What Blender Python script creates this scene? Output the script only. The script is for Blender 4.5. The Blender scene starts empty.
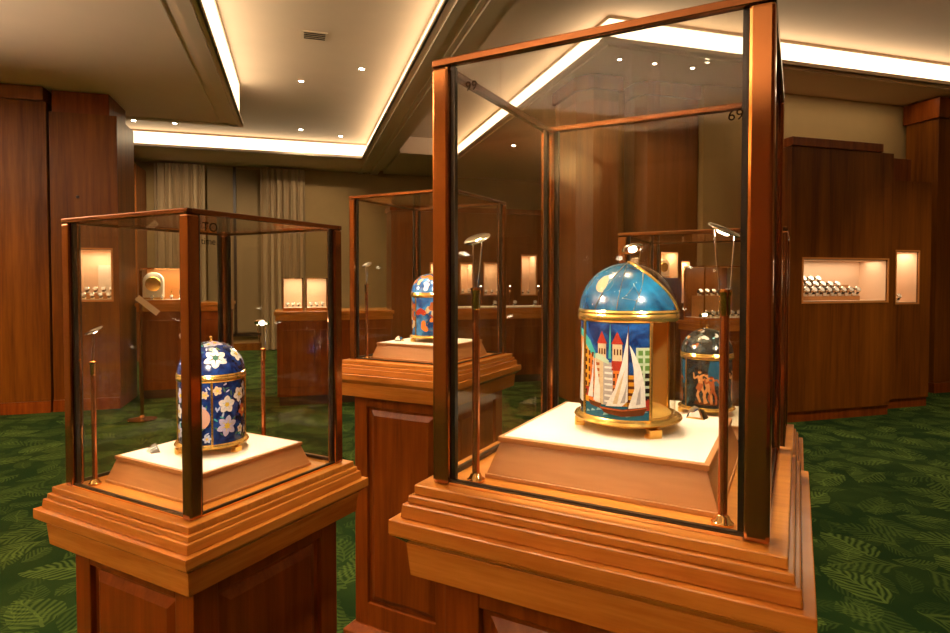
import bpy, math, random
from mathutils import Vector, Matrix
from mathutils.geometry import tessellate_polygon
PI = math.pi
rnd = random.Random(7)
SC = bpy.context.scene
COL = SC.collection
SC.view_settings.view_transform = 'Standard'
SC.view_settings.look = 'None'
SC.view_settings.gamma = 1.0
SC.view_settings.use_curve_mapping = False
SC.view_settings.exposure = 1.0
SC.cycles.transparent_max_bounces = 40
SC.cycles.max_bounces = 9
SC.cycles.glossy_bounces = 5
SC.cycles.sample_clamp_indirect = 6.0

# ------------------------------------------------------------------ materials
def new_mat(name):
    m = bpy.data.materials.new(name); m.use_nodes = True
    nt = m.node_tree; nt.nodes.clear()
    return m, nt, nt.nodes.new, nt.links.new

def plain(name, col, rough=0.5, metal=0.0, coat=0.0, spec=0.5, noise=0.0, scale=40):
    m, nt, N, L = new_mat(name)
    o = N('ShaderNodeOutputMaterial'); b = N('ShaderNodeBsdfPrincipled')
    b.inputs['Base Color'].default_value = (*col, 1)
    b.inputs['Roughness'].default_value = rough
    b.inputs['Metallic'].default_value = metal
    b.inputs['Coat Weight'].default_value = coat
    b.inputs['Coat Roughness'].default_value = 0.05
    b.inputs['Specular IOR Level'].default_value = spec
    if noise:
        t = N('ShaderNodeTexCoord'); n = N('ShaderNodeTexNoise'); n.inputs['Scale'].default_value = scale
        n.inputs['Detail'].default_value = 4
        mx = N('ShaderNodeMix'); mx.data_type = 'RGBA'
        mx.inputs['A'].default_value = (*[c * (1 - noise) for c in col], 1)
        mx.inputs['B'].default_value = (*[min(1, c * (1 + noise)) for c in col], 1)
        L(t.outputs['Object'], n.inputs['Vector']); L(n.outputs['Fac'], mx.inputs['Factor'])
        L(mx.outputs['Result'], b.inputs['Base Color'])
    L(b.outputs[0], o.inputs[0])
    return m

def wood(name, dark, light, scale, rough=0.3, coat=0.4, coat_rough=0.12, spec=0.5):
    m, nt, N, L = new_mat(name)
    o = N('ShaderNodeOutputMaterial'); b = N('ShaderNodeBsdfPrincipled')
    t = N('ShaderNodeTexCoord'); mp = N('ShaderNodeMapping'); mp.inputs['Scale'].default_value = scale
    n1 = N('ShaderNodeTexNoise'); n1.inputs['Scale'].default_value = 1.0; n1.inputs['Detail'].default_value = 6; n1.inputs['Distortion'].default_value = 0.4
    n2 = N('ShaderNodeTexNoise'); n2.inputs['Scale'].default_value = 0.22; n2.inputs['Detail'].default_value = 2
    n3 = N('ShaderNodeTexNoise'); n3.inputs['Scale'].default_value = 6.0; n3.inputs['Detail'].default_value = 3
    a = N('ShaderNodeMath'); a.operation = 'MULTIPLY_ADD'; a.inputs[1].default_value = 0.5
    a2 = N('ShaderNodeMath'); a2.operation = 'MULTIPLY_ADD'; a2.inputs[1].default_value = 0.22
    a3 = N('ShaderNodeMath'); a3.operation = 'MULTIPLY'; a3.inputs[1].default_value = 0.32
    r = N('ShaderNodeValToRGB')
    r.color_ramp.elements[0].position = 0.36; r.color_ramp.elements[0].color = (*dark, 1)
    r.color_ramp.elements[1].position = 0.68; r.color_ramp.elements[1].color = (*light, 1)
    L(t.outputs['Object'], mp.inputs['Vector'])
    for n in (n1, n2, n3): L(mp.outputs[0], n.inputs['Vector'])
    L(n2.outputs['Fac'], a3.inputs[0]); L(n3.outputs['Fac'], a2.inputs[0]); L(a3.outputs[0], a2.inputs[2])
    L(n1.outputs['Fac'], a.inputs[0]); L(a2.outputs[0], a.inputs[2])
    L(a.outputs[0], r.inputs['Fac']); L(r.outputs['Color'], b.inputs['Base Color'])
    b.inputs['Roughness'].default_value = rough
    b.inputs['Coat Weight'].default_value = coat; b.inputs['Coat Roughness'].default_value = coat_rough
    b.inputs['Specular IOR Level'].default_value = spec
    L(b.outputs[0], o.inputs[0])
    return m

def glass_mat(name, tint=(0.97, 0.965, 0.94), base=0.045, gain=0.9):
    # thin clear pane: see-through plus a mirror share that grows at grazing angles
    m, nt, N, L = new_mat(name)
    o = N('ShaderNodeOutputMaterial'); mx = N('ShaderNodeMixShader')
    tr = N('ShaderNodeBsdfTransparent'); tr.inputs[0].default_value = (*tint, 1)
    gl = N('ShaderNodeBsdfGlossy'); gl.inputs['Roughness'].default_value = 0.0
    lw = N('ShaderNodeLayerWeight'); lw.inputs['Blend'].default_value = 0.5
    p = N('ShaderNodeMath'); p.operation = 'POWER'; p.inputs[1].default_value = 5.0
    s = N('ShaderNodeMath'); s.operation = 'MULTIPLY_ADD'; s.inputs[1].default_value = gain; s.inputs[2].default_value = base
    s.use_clamp = True
    L(lw.outputs['Facing'], p.inputs[0]); L(p.outputs[0], s.inputs[0]); L(s.outputs[0], mx.inputs[0])
    L(tr.outputs[0], mx.inputs[1]); L(gl.outputs[0], mx.inputs[2]); L(mx.outputs[0], o.inputs[0])
    return m

def emit(name, col, strength):
    m, nt, N, L = new_mat(name)
    o = N('ShaderNodeOutputMaterial'); e = N('ShaderNodeEmission')
    e.inputs[0].default_value = (*col, 1); e.inputs[1].default_value = strength
    L(e.outputs[0], o.inputs[0])
    return m

def two_tone(name, c1, c2, scale, rough=0.25, coat=1.0, lo=0.4, hi=0.65, c3=None):
    m, nt, N, L = new_mat(name)
    o = N('ShaderNodeOutputMaterial'); b = N('ShaderNodeBsdfPrincipled')
    t = N('ShaderNodeTexCoord'); n = N('ShaderNodeTexNoise'); n.inputs['Scale'].default_value = scale
    n.inputs['Detail'].default_value = 5; n.inputs['Distortion'].default_value = 0.6
    r = N('ShaderNodeValToRGB'); e = r.color_ramp.elements
    e[0].position = lo; e[0].color = (*c1, 1); e[1].position = hi; e[1].color = (*c2, 1)
    if c3:
        x = e.new(0.5 * (lo + hi) + 0.12); x.color = (*c3, 1)
    L(t.outputs['Object'], n.inputs['Vector']); L(n.outputs['Fac'], r.inputs['Fac']); L(r.outputs['Color'], b.inputs['Base Color'])
    b.inputs['Roughness'].default_value = rough; b.inputs['Coat Weight'].default_value = coat * .6; b.inputs['Coat Roughness'].default_value = 0.10
    L(b.outputs[0], o.inputs[0])
    return m

def carpet_mat():
    m, nt, N, L = new_mat('green_leaf_carpet')
    o = N('ShaderNodeOutputMaterial'); b = N('ShaderNodeBsdfPrincipled')
    t = N('ShaderNodeTexCoord')
    def mth(op, a=None, bb=None, c=None):
        n = N('ShaderNodeMath'); n.operation = op
        for i, v in enumerate((a, bb, c)):
            if v is None: continue
            if isinstance(v, (int, float)): n.inputs[i].default_value = v
            else: L(v, n.inputs[i])
        return n.outputs[0]
    nz = N('ShaderNodeTexNoise'); nz.inputs['Scale'].default_value = 7; L(t.outputs['Object'], nz.inputs['Vector'])
    def leaves(sc, off, width):
        mp = N('ShaderNodeMapping'); mp.inputs['Scale'].default_value = (sc, sc, 0); mp.inputs['Location'].default_value = off
        wv = N('ShaderNodeVectorMath'); wv.operation = 'MULTIPLY_ADD'; wv.inputs[1].default_value = (0.07, 0.07, 0)
        L(nz.outputs['Color'], wv.inputs[0]); L(t.outputs['Object'], wv.inputs[2])
        L(wv.outputs[0], mp.inputs['Vector'])
        v = N('ShaderNodeTexVoronoi'); v.voronoi_dimensions = '2D'; v.inputs['Scale'].default_value = 1.0; v.inputs['Randomness'].default_value = 0.8
        L(mp.outputs[0], v.inputs['Vector'])
        d = N('ShaderNodeVectorMath'); d.operation = 'SUBTRACT'; L(mp.outputs[0], d.inputs[0]); L(v.outputs['Position'], d.inputs[1])
        sc3 = N('ShaderNodeSeparateColor'); L(v.outputs['Color'], sc3.inputs[0])
        rot = N('ShaderNodeVectorRotate'); rot.rotation_type = 'Z_AXIS'
        ang = mth('MULTIPLY', sc3.outputs[0], 6.283)
        L(d.outputs[0], rot.inputs['Vector']); L(ang, rot.inputs['Angle'])
        sp = N('ShaderNodeSeparateXYZ'); L(rot.outputs[0], sp.inputs[0])
        x, y = sp.outputs[0], sp.outputs[1]
        y2 = mth('MULTIPLY', y, y)
        xc = mth('ADD', x, mth('MULTIPLY', y2, 0.35))         # a bent midrib
        ax = mth('ABSOLUTE', xc)
        w = mth('MULTIPLY', mth('SUBTRACT', 0.36, y2), width)
        inside = mth('SUBTRACT', w, ax)
        fr = mth('SINE', mth('MULTIPLY', mth('SUBTRACT', y, mth('MULTIPLY', ax, 1.1)), 46))  # fronds
        lobes = mth('MULTIPLY_ADD', fr, 0.5, 0.45)
        rib = mth('LESS_THAN', ax, 0.018)
        k = mth('MULTIPLY', mth('GREATER_THAN', inside, 0.0), mth('MAXIMUM', mth('MINIMUM', mth('MAXIMUM', lobes, 0), 1), rib))
        return mth('MULTIPLY', k, mth('MULTIPLY_ADD', sc3.outputs[1], 0.7, 0.3))
    l1 = leaves(3.3, (0, 0, 0), 0.95); l2 = leaves(5.2, (3.3, 1.7, 0), 0.8)
    f = mth('MINIMUM', mth('ADD', mth('MULTIPLY', l1, 0.85), mth('MULTIPLY', l2, 0.5)), 1.0)
    fine = N('ShaderNodeTexNoise'); fine.inputs['Scale'].default_value = 320; L(t.outputs['Object'], fine.inputs['Vector'])
    big = N('ShaderNodeTexNoise'); big.inputs['Scale'].default_value = 2.2; big.inputs['Detail'].default_value = 4; L(t.outputs['Object'], big.inputs['Vector'])
    f2 = mth('MULTIPLY', f, mth('MULTIPLY_ADD', fine.outputs['Fac'], 0.8, 0.45))
    f3 = mth('ADD', f2, mth('MULTIPLY', mth('SUBTRACT', big.outputs['Fac'], 0.45), 0.5))
    r = N('ShaderNodeValToRGB'); e = r.color_ramp.elements
    e[0].position = 0.0; e[0].color = CARPET[0]; e[1].position = 0.85; e[1].color = CARPET[1]
    L(f3, r.inputs['Fac']); L(r.outputs['Color'], b.inputs['Base Color'])
    b.inputs['Roughness'].default_value = 0.95; b.inputs['Specular IOR Level'].default_value = 0.1
    bp = N('ShaderNodeBump'); bp.inputs['Strength'].default_value = 0.35; bp.inputs['Distance'].default_value = 0.004
    L(fine.outputs['Fac'], bp.inputs['Height']); L(bp.outputs[0], b.inputs['Normal'])
    L(b.outputs[0], o.inputs[0])
    return m
CARPET = ((0.009, 0.030, 0.006, 1), (0.095, 0.158, 0.030, 1))

M = {}
M['carpet'] = carpet_mat()
M['plaster'] = plain('cream_plaster', (0.78, 0.61, 0.49), 0.7, noise=0.05, scale=3)
M['tan'] = plain('tan_wallcovering', (0.40, 0.265, 0.105), 0.75, noise=0.08, scale=6)
M['trim'] = plain('painted_moulding', (0.74, 0.60, 0.47), 0.55)
M['honey'] = wood('honey_cherry_wood', (0.40, 0.118, 0.014), (0.66, 0.255, 0.04), (3, 3, 45), 0.26, 0.5)
M['honey_floor'] = wood('honey_cherry_board', (0.46, 0.15, 0.018), (0.70, 0.29, 0.05), (6, 60, 6), 0.3, 0.4)
M['mahogany'] = wood('red_mahogany', (0.12, 0.021, 0.0015), (0.27, 0.064, 0.006), (26, 26, 1.6), 0.33, 0.10, spec=.2)
M['veneer'] = wood('brown_veneer', (0.080, 0.019, 0.0015), (0.25, 0.080, 0.007), (9, 9, 0.5), 0.34, 0.05, 0.2, spec=.16)
M['veneer_light'] = wood('light_cherry_veneer', (0.13, 0.036, 0.004), (0.26, 0.080, 0.011), (12, 12, 0.7), 0.36, 0.1, spec=.3)
M['riser'] = wood('pale_cherry_riser', (0.44, 0.19, 0.065), (0.58, 0.28, 0.105), (3, 3, 30), 0.4, 0.2)
M['white'] = plain('cream_display_board', (0.80, 0.74, 0.64), 0.6)
M['cream'] = plain('cream_lining', (0.75, 0.54, 0.38), 0.7)
M['amber'] = plain('amber_lining', (0.62, 0.25, 0.06), 0.5)
M['bronze'] = plain('polished_bronze', (0.36, 0.145, 0.046), 0.11, 0.88)
M['bronze_dark'] = plain('dark_bronze', (0.22, 0.078, 0.022), 0.18, 0.75)
M['gold_satin'] = plain('satin_gold', (0.95, 0.58, 0.14), 0.45, 0.55)
M['brass'] = plain('polished_brass', (0.80, 0.46, 0.17), 0.12, 1.0)
M['copper'] = plain('red_copper_tube', (0.52, 0.19, 0.07), 0.18, 0.8)
M['gold'] = plain('polished_gold', (1.0, 0.66, 0.19), 0.24, 0.92)
M['steel'] = plain('bright_steel', (0.85, 0.82, 0.76), 0.12, 1.0)
M['gasket'] = plain('black_gasket', (0.010, 0.007, 0.005), 0.35)
M['glass'] = glass_mat('clear_glass', base=0.03, gain=0.8)
M['pane'] = glass_mat('case_glass', (0.98, 0.972, 0.945), 0.022, 0.7)
M['etch'] = plain('dark_etching', (0.03, 0.015, 0.006), 1.0, spec=0.0)
M['cove'] = emit('warm_cove_light', (1.0, 0.76, 0.45), 2.1)
M['bulb'] = emit('warm_bulb', (1.0, 0.85, 0.62), 40.0)
M['bulb_and_glow'] = emit('warm_bulb_and_mirror_glow', (1.0, 0.85, 0.62), 14.0)
M['curtain'] = plain('taupe_curtain', (0.46, 0.34, 0.20), 0.9)
M['blind'] = plain('tan_blind', (0.26, 0.18, 0.085), 0.8)
M['darkwood'] = plain('dark_bar', (0.035, 0.016, 0.007), 0.4)
M['dark'] = plain('watch_leather', (0.02, 0.014, 0.012), 0.5)
M['dial'] = plain('silver_dial', (0.80, 0.78, 0.72), 0.25, 0.4)
M['pink'] = plain('pale_pink_enamel', (0.75, 0.42, 0.32), 0.25, 0, 1.0)

# enamels
def enamel(n, c): return plain('enamel_' + n, c, 0.22, 0, 0.6, noise=0.22, scale=170)
EN = {k: enamel(k, c) for k, c in dict(
    white=(0.80, 0.76, 0.70), cream=(0.66, 0.50, 0.30), grey=(0.42, 0.38, 0.36), orange=(0.72, 0.20, 0.035), amber=(0.75, 0.36, 0.03),
    red=(0.38, 0.035, 0.02), teal=(0.06, 0.42, 0.38), green=(0.12, 0.25, 0.06), mint=(0.50, 0.62, 0.42), sea=(0.015, 0.11, 0.20),
    dark=(0.02, 0.014, 0.012), brown=(0.12, 0.035, 0.012), pale=(0.48, 0.56, 0.78), lilac=(0.55, 0.50, 0.72), yellow=(0.80, 0.55, 0.06),
    leaf=(0.05, 0.16, 0.11), flesh=(0.70, 0.30, 0.11), rust=(0.42, 0.10, 0.03), moon=(0.42, 0.33, 0.19), foam=(0.20, 0.45, 0.55)).items()}
M['sky'] = two_tone('enamel_night_blue', (0.004, 0.018, 0.10), (0.02, 0.12, 0.42), 38)
M['dome_blue'] = two_tone('enamel_sky_blue', (0.002, 0.028, 0.085), (0.012, 0.20, 0.40), 24, lo=0.36, hi=0.74)
M['cobalt'] = two_tone('enamel_cobalt', (0.004, 0.010, 0.07), (0.012, 0.05, 0.24), 45)
M['globe'] = two_tone('enamel_globe', (0.01, 0.05, 0.20), (0.06, 0.26, 0.60), 30)
M['dusk'] = two_tone('enamel_dusk', (0.012, 0.012, 0.014), (0.05, 0.12, 0.15), 28, c3=(0.03, 0.045, 0.05))

# ------------------------------------------------------------------ mesh builder
class MB:
    def __init__(s): s.v = []; s.f = []; s.mi = []; s.sm = []; s.mats = []
    def m(s, mat):
        if mat not in s.mats: s.mats.append(mat)
        return s.mats.index(mat)
    def add(s, vs, fs, mat, smooth=False, mx=None):
        b = len(s.v); k = s.m(mat)
        s.v += [tuple(mx @ Vector(v)) if mx else tuple(v) for v in vs]
        for f in fs:
            s.f.append([b + i for i in f]); s.mi.append(k); s.sm.append(smooth)
    def box(s, x0, x1, y0, y1, z0, z1, mat, mx=None):
        vs = [(x, y, z) for z in (z0, z1) for y in (y0, y1) for x in (x0, x1)]
        s.add(vs, [(0, 2, 3, 1), (4, 5, 7, 6), (0, 1, 5, 4), (2, 6, 7, 3), (0, 4, 6, 2), (1, 3, 7, 5)], mat, False, mx)
    def prism(s, pts, z0, z1, mat, mx=None):
        n = len(pts)
        vs = [(*p, z0) for p in pts] + [(*p, z1) for p in pts]
        s.add(vs, [tuple(reversed(range(n))), tuple(range(n, 2 * n))] + [(i, (i + 1) % n, n + (i + 1) % n, n + i) for i in range(n)], mat, False, mx)
    def frustum(s, h0, h1, z0, z1, mat, cap=True):
        vs = [(sx * h0, sy * h0, z0) for sx, sy in ((-1, -1), (1, -1), (1, 1), (-1, 1))] + [(sx * h1, sy * h1, z1) for sx, sy in ((-1, -1), (1, -1), (1, 1), (-1, 1))]
        fs = [(0, 1, 5, 4), (1, 2, 6, 5), (2, 3, 7, 6), (3, 0, 4, 7)]
        if cap: fs += [(3, 2, 1, 0), (4, 5, 6, 7)]
        s.add(vs, fs, mat)
    def lathe(s, prof, mat, seg=48, a0=0, a1=2 * PI, mx=None, smooth=True):
        full = abs(a1 - a0 - 2 * PI) < 1e-6
        n = seg if full else seg + 1; vs = []; fs = []
        for i in range(n):
            a = a0 + (a1 - a0) * i / seg
            for r, z in prof: vs.append((r * math.sin(a), -r * math.cos(a), z))
        k = len(prof)
        for i in range(seg):
            j = (i + 1) % n
            for q in range(k - 1):
                if prof[q][0] < 1e-7: fs.append((i * k + q, j * k + q + 1, i * k + q + 1))
                elif prof[q + 1][0] < 1e-7: fs.append((i * k + q, j * k + q, i * k + q + 1))
                else: fs.append((i * k + q, j * k + q, j * k + q + 1, i * k + q + 1))
        s.add(vs, fs, mat, smooth, mx)
    def tube(s, pts, r, mat, seg=10, mx=None, caps=True):
        P = [Vector(p) for p in pts]; vs = []; fs = []
        up = Vector((0.13, 0.31, 0.94)).normalized()
        for i, p in enumerate(P):
            d = (P[min(i + 1, len(P) - 1)] - P[max(i - 1, 0)]).normalized()
            a = d.cross(up)
            if a.length < 0.05: a = d.cross(Vector((1, 0, 0)))
            a.normalize(); b = d.cross(a)
            for k in range(seg):
                t = 2 * PI * k / seg
                vs.append(p + r * (math.cos(t) * a + math.sin(t) * b))
        for i in range(len(P) - 1):
            for k in range(seg):
                k2 = (k + 1) % seg
                fs.append((i * seg + k, i * seg + k2, (i + 1) * seg + k2, (i + 1) * seg + k))
        if caps:
            fs.append(tuple(reversed(range(seg)))); n = len(P) - 1
            fs.append(tuple(n * seg + k for k in range(seg)))
        s.add(vs, fs, mat, True, mx)
    def patch(s, poly, fn, mat, maxlen):
        # a flat outline wrapped on a curved surface fn(u, v)
        tri = tessellate_polygon([[Vector((u, v, 0)) for u, v in poly]])
        T = [[poly[i] if isinstance(i, int) else i for i in t] for t in tri]
        out = []
        while T:
            t = T.pop()
            L = [math.dist(t[i], t[(i + 1) % 3]) for i in range(3)]
            k = max(range(3), key=lambda i: L[i])
            if L[k] <= maxlen: out.append(t); continue
            a, b, c = t[k], t[(k + 1) % 3], t[(k + 2) % 3]
            mid = ((a[0] + b[0]) / 2, (a[1] + b[1]) / 2)
            T += [[a, mid, c], [mid, b, c]]
        idx = {}; vs = []; fs = []
        for t in out:
            f = []
            for p in t:
                key = (round(p[0], 6), round(p[1], 6))
                if key not in idx: idx[key] = len(vs); vs.append(fn(*p))
                f.append(idx[key])
            if len(set(f)) == 3: fs.append(tuple(f))
        s.add(vs, fs, mat, True)
    def build(s, name, parent=None, bevel=0, loc=None, rz=None):
        me = bpy.data.meshes.new(name)
        me.from_pydata(s.v, [], s.f)
        for mt in s.mats: me.materials.append(mt)
        me.polygons.foreach_set('material_index', s.mi)
        me.polygons.foreach_set('use_smooth', [True] * len(s.f) if any(s.sm) else [False] * len(s.f))
        me.update()
        if any(s.sm): me.set_sharp_from_angle(angle=math.radians(38))
        o = bpy.data.objects.new(name, me); COL.objects.link(o)
        if parent: o.parent = parent
        if loc: o.location = loc
        if rz is not None: o.rotation_euler.z = rz
        if bevel:
            md = o.modifiers.new('bevel', 'BEVEL'); md.width = bevel; md.segments = 2; md.limit_method = 'ANGLE'; md.angle_limit = math.radians(40)
        return o

def thing(name, label, cat, loc=(0, 0, 0), rz=0, group=None):
    o = bpy.data.objects.new(name, None); COL.objects.link(o)
    o.empty_display_size = 0.05
    o.location = loc; o.rotation_euler.z = rz
    o['label'] = label; o['category'] = cat
    if group: o['group'] = group
    return o
def tag(o, label, cat, group=None):
    o['label'] = label; o['category'] = cat
    if group: o['group'] = group
    return o
def struct(o): o['kind'] = 'structure'; return o
def copy_tree(o, parent=None):
    c = o.copy(); COL.objects.link(c); c.parent = parent
    for ch in list(o.children): copy_tree(ch, c)
    return c
def sbox(name, x0, x1, y0, y1, z0, z1, mat, bevel=0):
    b = MB(); b.box(x0, x1, y0, y1, z0, z1, mat); return struct(b.build(name, bevel=bevel))
def light(name, kind, loc, energy, col=(1, 0.74, 0.46), target=None, size=0.05, angle=60, blend=0.5, sy=None):
    d = bpy.data.lights.new(name, kind); d.energy = energy; d.color = col
    if kind == 'SPOT': d.spot_size = math.radians(angle); d.spot_blend = blend; d.shadow_soft_size = size
    elif kind == 'AREA':
        d.size = size
        if sy: d.shape = 'RECTANGLE'; d.size_y = sy
    else: d.shadow_soft_size = size
    o = bpy.data.objects.new(name, d); COL.objects.link(o); o.location = loc
    if target is not None:
        o.rotation_euler = (Vector(target) - Vector(loc)).to_track_quat('-Z', 'Y').to_euler()
    return o

FILL_SCONCES = [(x, -4.2, PI, 20) for x in (-4, -1.5, 1, 3.5, 6)] + [(-5.4, y, PI / 2, 720) for y in (-2, 1, 4)] + [(8.7, y, -PI / 2, 90) for y in (-2, 1.5)]
# ------------------------------------------------------------------ room shell
ZC, ZS, ZP = 3.85, 3.56, 3.32        # tray ceiling, soffit, dropped panel
sbox('floor', -5.6, 9.0, -4.4, 12.8, -0.12, 0, M['carpet'])
sbox('ceiling', -5.6, 9.0, -4.4, 12.8, ZC, ZC + 0.1, M['plaster'])
sbox('wall_back', -5.6, 9.0, 12.4, 12.6, 0, ZC, M['tan'])
sbox('wall_left', -5.6, -5.4, -4.4, 12.4, 0, ZC, M['tan'])
sbox('wall_right', 8.7, 8.9, -4.4, 12.4, 0, ZC, M['tan'])
sbox('wall_front', -5.6, 9.0, -4.4, -4.2, 0, ZC, M['veneer'])
sbox('wall_alcove', 4.40, 8.7, 5.75, 5.95, 0, ZS, M['tan'])
sbox('baseboard_back', -5.4, 8.7, 12.37, 12.4, 0, 0.14, M['veneer'])
sbox('baseboard_right', 8.67, 8.7, -4.2, 5.75, 0, 0.14, M['veneer'])
sbox('baseboard_alcove', 4.4, 8.67, 5.72, 5.75, 0, 0.14, M['veneer'])

def cove_edge(name, x0, x1, y0, y1, side, z, lipmat, lip=0.05, setback=0.09, top=ZC):
    """light trough along one edge of a soffit; side = outward direction"""
    dx, dy = side
    b = MB(); g = MB()
    if dx:
        xe = x0
        a, c = sorted((xe, xe - dx * 0.012)); b.box(a, c, y0, y1, z - 0.0, z + lip, lipmat)
        a, c = sorted((xe + dx * 0.012, xe)); b.box(a, c, y0 - 0, y1, z + 0.008, z + 0.034, lipmat)
        a, c = sorted((xe - dx * setback, xe - dx * (setback + 0.01))); g.box(a, c, y0, y1, z + 0.02, top - 0.025, M['cove'])
        a, c = sorted((xe - dx * (setback - 0.012), xe - dx * (setback + 0.01))); b.box(a, c, y0, y1, top - 0.03, top, lipmat)
    else:
        ye = y0
        a, c = sorted((ye, ye - dy * 0.012)); b.box(x0, x1, a, c, z, z + lip, lipmat)
        a, c = sorted((ye + dy * 0.012, ye)); b.box(x0, x1, a, c, z + 0.008, z + 0.034, lipmat)
        a, c = sorted((ye - dy * setback, ye - dy * (setback + 0.01))); g.box(x0, x1, a, c, z + 0.02, top - 0.025, M['cove'])
        a, c = sorted((ye - dy * (setback - 0.012), ye - dy * (setback + 0.01))); b.box(x0, x1, a, c, top - 0.03, top, lipmat)
    struct(b.build(name))
    return g

sb = 0.10
# dropped panel over the left side of the room
b = MB(); b.box(-5.4, -0.65 - sb, -4.2, 8.21 - sb, ZP + .012, ZC, M['plaster']); b.box(-5.4, -0.65, -4.2, 8.21, ZP, ZP + 0.012, M['plaster'])
b.box(-0.80, -0.70, -4.2, 8.16, ZP - 0.018, ZP, M['trim']); b.box(-0.92, -0.90, -4.2, 8.04, ZP - 0.008, ZP, M['trim']); b.box(-5.4, -0.70, 8.06, 8.16, ZP - 0.018, ZP, M['trim'])
b.box(-.662, -.638, 8.10, 8.222, ZP + .001, ZP + .05, M['trim']); b.box(-5.4, -.638, 8.198, 8.222, ZP + .0005, ZP + .05, M['trim'])
struct(b.build('ceiling_left_panel'))
g1 = cove_edge('trim_1', -0.65, 0, -4.2, 8.18, (1, 0), ZP, M['trim'], setback=.035, top=ZC)
# far soffit
b = MB(); b.box(-5.4, 1.15, 11.0 + sb, 12.4, ZS + .012, ZC, M['plaster']); b.box(-5.4, 1.15, 11.0, 12.4, ZS, ZS + 0.012, M['plaster'])
struct(b.build('ceiling_far_soffit'))
g2 = cove_edge('trim_2', -5.4, 1.24, 11.0, 0, (0, -1), ZS, M['trim'])
# beam between the two trays
b = MB(); b.box(1.15 + sb, 1.60, -4.2, 12.4, ZS + .012, ZC, M['plaster']); b.box(1.15, 1.60, -4.2, 12.4, ZS, ZS + 0.012, M['plaster'])
b.box(1.22, 1.30, -4.2, 12.4, ZS - 0.02, ZS, M['trim']); b.box(1.46, 1.60, -4.2, 12.4, ZS - 0.03, ZS, M['trim']); b.box(1.40, 1.43, -4.2, 12.4, ZS - 0.012, ZS, M['trim'])
b.box(1.60, 1.72, -4.2, 12.4, ZS + 0.06, ZC, M['trim'])
b.box(1.72, 2.75, 10.3, 12.4, ZS, ZC, M['plaster'])
struct(b.build('ceiling_beam'))
g3 = cove_edge('trim_3', 1.15, 0, -4.2, 11.0, (-1, 0), ZS, M['trim'])
# right soffit block
b = MB(); b.box(2.75 + sb, 8.7, 5.0 + sb, 12.4, ZS + .012, ZC, M['plaster']); b.box(2.75, 8.7, 5.0, 12.4, ZS, ZS + 0.012, M['plaster'])
b.box(2.80, 8.7, 5.05, 5.13, ZS - 0.02, ZS, M['trim']); b.box(2.80, 2.88, 5.13, 12.4, ZS - 0.02, ZS, M['trim'])
b.box(2.738, 2.86, 4.988, 5.012, ZS + .0005, ZS + .05, M['trim']); b.box(2.738, 2.762, 4.99, 5.10, ZS + .001, ZS + .05, M['trim'])
struct(b.build('ceiling_right_soffit'))
g4 = cove_edge('trim_4', 2.75 + .09, 8.7, 5.0, 0, (0, -1), ZS, M['trim'])
g5 = cove_edge('trim_5', 2.75, 0, 5.09, 12.4, (-1, 0), ZS, M['trim'])
for g, lab in ((g1, 'cove light strip along the edge of the dropped left ceiling panel'), (g2, 'cove light strip above the curtains at the far end of the coffer'),
               (g3, 'cove light strip along the beam on the right side of the coffer'), (g4, 'bright cove light strip above the cabinets on the right'),
               (g5, 'cove light strip running back from the soffit corner over the tall case')):
    tag(g.build('cove_light'), lab, 'light')

# window between the curtains
b = MB(); b.box(-1.62, -0.62, 12.36, 12.4, 0.35, 3.50, M['blind']); b.box(-1.16, -1.11, 12.33, 12.37, 0.3, 3.53, M['darkwood'])
b.box(-1.66, -0.58, 12.33, 12.38, 0.28, 0.34, M['darkwood'])
struct(b.build('window_1'))

def curtain(x0, x1, y, z0, z1, seed):
    r = random.Random(seed); b = MB(); n = 120; vs = []; fs = []
    ph = [r.uniform(0, 6) for _ in range(3)]
    for i in range(n + 1):
        t = i / n; x = x0 + (x1 - x0) * t
        d = 0.055 * math.sin(t * 2 * PI * 7 + ph[0]) + 0.025 * math.sin(t * 2 * PI * 13 + ph[1])
        vs += [(x, y + d, z0), (x + 0.01 * math.sin(9 * t), y + d * 0.8, z1)]
    for i in range(n): fs.append((2 * i, 2 * i + 2, 2 * i + 3, 2 * i + 1))
    k = len(vs)
    vs += [(v[0], v[1] + 0.006, v[2]) for v in vs[:k]]
    fs += [tuple(k + q for q in reversed(f)) for f in fs]
    b.add(vs, fs, M['curtain'], True)
    return b.build('curtain')
tag(curtain(-2.50, -1.64, 12.2, 0.02, 3.52, 1), 'taupe pleated curtain left of the window, nearest the left cabinets', 'curtain')
tag(curtain(-0.66, 0.16, 12.2, 0.02, 3.52, 2), 'taupe pleated curtain right of the window mullion', 'curtain')

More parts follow.
